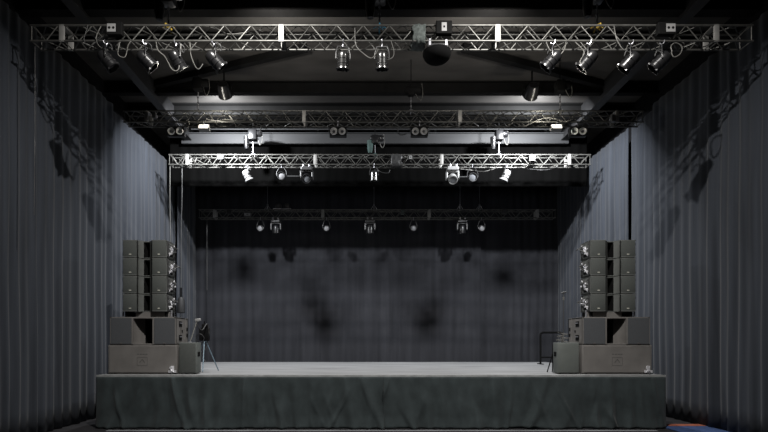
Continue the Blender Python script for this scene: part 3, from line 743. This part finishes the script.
p = P(563.5, 0, 11.2); root = thing('microphone_stand', 'thin grey pole stand behind the right fill speaker', 'stand', (p.x, 11.2, ZS))
zt = (CY - 293) * 11.2 / F + EYE - ZS
MB().tube([(0, 0, .02), (0, 0, zt)], .010, 8).build('pole', 'lampgrey', root, 60)
MB().tube([(-.05, 0, zt), (.05, -.02, zt + .02)], .016, 8).build('pole_head', 'lampgrey', root, 60)
MB().lathe([(0, .03), (.03, .03), (.13, .015), (.14, 0), (0, 0)], 18).build('base', 'rubber', root, 40)
MB().box((.0, 0, zt - .12), (.03, .03, .07)).build('clutch', 'palecable', root)
zf = ZS + .622
cb = [Vector((P(563, 0, 10.3).x + .13 * math.cos(a * .8) * (1 - a * .02), 10.32 + .10 * math.sin(a * .8), zf + .015 + .010 * a)) for a in range(0, 20)]
cable(cb, .010, 'pale cable coiled on top of the right fill speaker', 'palecable', n=3, hang_=False)

root = thing('guard_rail', 'black rounded tube guard rail at the back right of the stage', 'rail', (P(549, 0, 14.6).x, 14.6, ZS))
X_ = P(540.5, 0, 14.6).x - P(549, 0, 14.6).x; X2 = P(562, 0, 14.6).x - P(549, 0, 14.6).x; H_ = (CY - 332.5) * 14.6 / F + EYE - ZS
MB().tube(smooth([(X_, 0, .02), (X_, 0, H_ * .5), (X_, 0, H_ - .08), (X_ + .03, 0, H_ - .02), (X_ + .08, 0, H_), (0, 0, H_), (X2 - .08, 0, H_), (X2 - .03, 0, H_ - .02), (X2, 0, H_ - .08), (X2, 0, .02)]), .030, 8).build('rail_frame', 'rubber', root, 60)
MB().tube([(X_, 0, .20), (X2, 0, .20)], .022, 8).build('lower_bar', 'rubber', root, 60)
for x in (X_, X2): MB().box((x, 0, .012), (.08, .36, .024), None, .006).build('foot', 'rubber', root)
p = P(549, 0, 10.75)
root = thing('folded_stand', 'thin black leaning leg stand at the left edge of the right fill speaker', 'stand', (P(552, 0, 10.6).x, 10.6, ZS))
MB().tube([(-.10, 0, .012), (.03, .02, .42)], .012, 8).build('leg', 'rubber', root, 60)
MB().tube([(.06, .14, .012), (.03, .02, .42)], .012, 8).build('leg', 'rubber', root, 60)
MB().tube([(.10, -.10, .012), (.03, .02, .42)], .012, 8).build('leg', 'rubber', root, 60)
MB().tube([(.03, .02, .40), (.03, .02, .58)], .016, 8).build('pole', 'rubber', root, 60)
root = thing('wall_light', 'small grey spotlight clipped on the curtain edge behind the left line array', 'lamp', P(181, 305, 14.0))
MB().lathe([(0, .22), (.06, .21), (.10, .12), (.11, -.20), (.09, -.22), (0, -.20)], 16).build('housing', 'greysteel', root, 40)
MB().box((0, -.0, .34), (.05, .05, .26)).build('bracket', 'parblack', root)

# ------------------------------------------------------------------ lights: work lights under the roof, plus added ceiling fill
def area(name, loc, aim, size, power, color=(1, .97, .93), spread=180):
    l = bpy.data.lights.new(name, 'AREA'); l.shape = 'DISK'; l.size = size; l.energy = power; l.color = color; l.spread = R(spread)
    o = bpy.data.objects.new(name, l); C.objects.link(o); o.location = loc
    o.rotation_euler = (Vector(aim) - Vector(loc)).to_track_quat('-Z', 'Y').to_euler(); return o
area('front_work_light', (-1.5, 5.75, 7.60), (-2.7, 11.0, .8), .08, 205, spread=118)
area('front_work_light', (2.4, 5.75, 7.60), (3.6, 11.0, .8), .08, 205, spread=118)
area('stage_work_light', (-3.75, 12.52, 7.50), (-3.45, 14.8, 5.3), .22, 520, (.95, .97, 1), 180)
area('stage_work_light', (4.45, 12.52, 7.50), (4.15, 14.8, 5.3), .22, 520, (.95, .97, 1), 180)
for x, q in ((-1.7, .25), (2.4, -.25)): area('ceiling_fill_light', (x, 8.95, 6.85), (x + q, 10.0, 7.75), .2, 24, (1, .95, .88), 118)  # unseen uplights added as fill to brighten the ceiling and second truss
w = bpy.data.worlds.new('World'); bpy.context.scene.world = w; w.use_nodes = True
w.node_tree.nodes['Background'].inputs['Color'].default_value = (.01, .01, .012, 1); w.node_tree.nodes['Background'].inputs['Strength'].default_value = .1

# ------------------------------------------------------------------ camera
cam = bpy.data.cameras.new('camera'); co = bpy.data.objects.new('camera', cam); C.objects.link(co)
co.location = (0, 0, EYE); co.rotation_euler = (R(90), 0, 0)
cam.sensor_width = 36; cam.lens = 36 * F / 768
cam.shift_x = (384 - CX) / 768; cam.shift_y = (CY - 216) / 768
cam.clip_end = 100
sc = bpy.context.scene; sc.camera = co
sc.view_settings.view_transform = 'Standard'; sc.view_settings.look = 'None'; sc.view_settings.gamma = 1; sc.view_settings.use_curve_mapping = False
sc.view_settings.exposure = 0.0
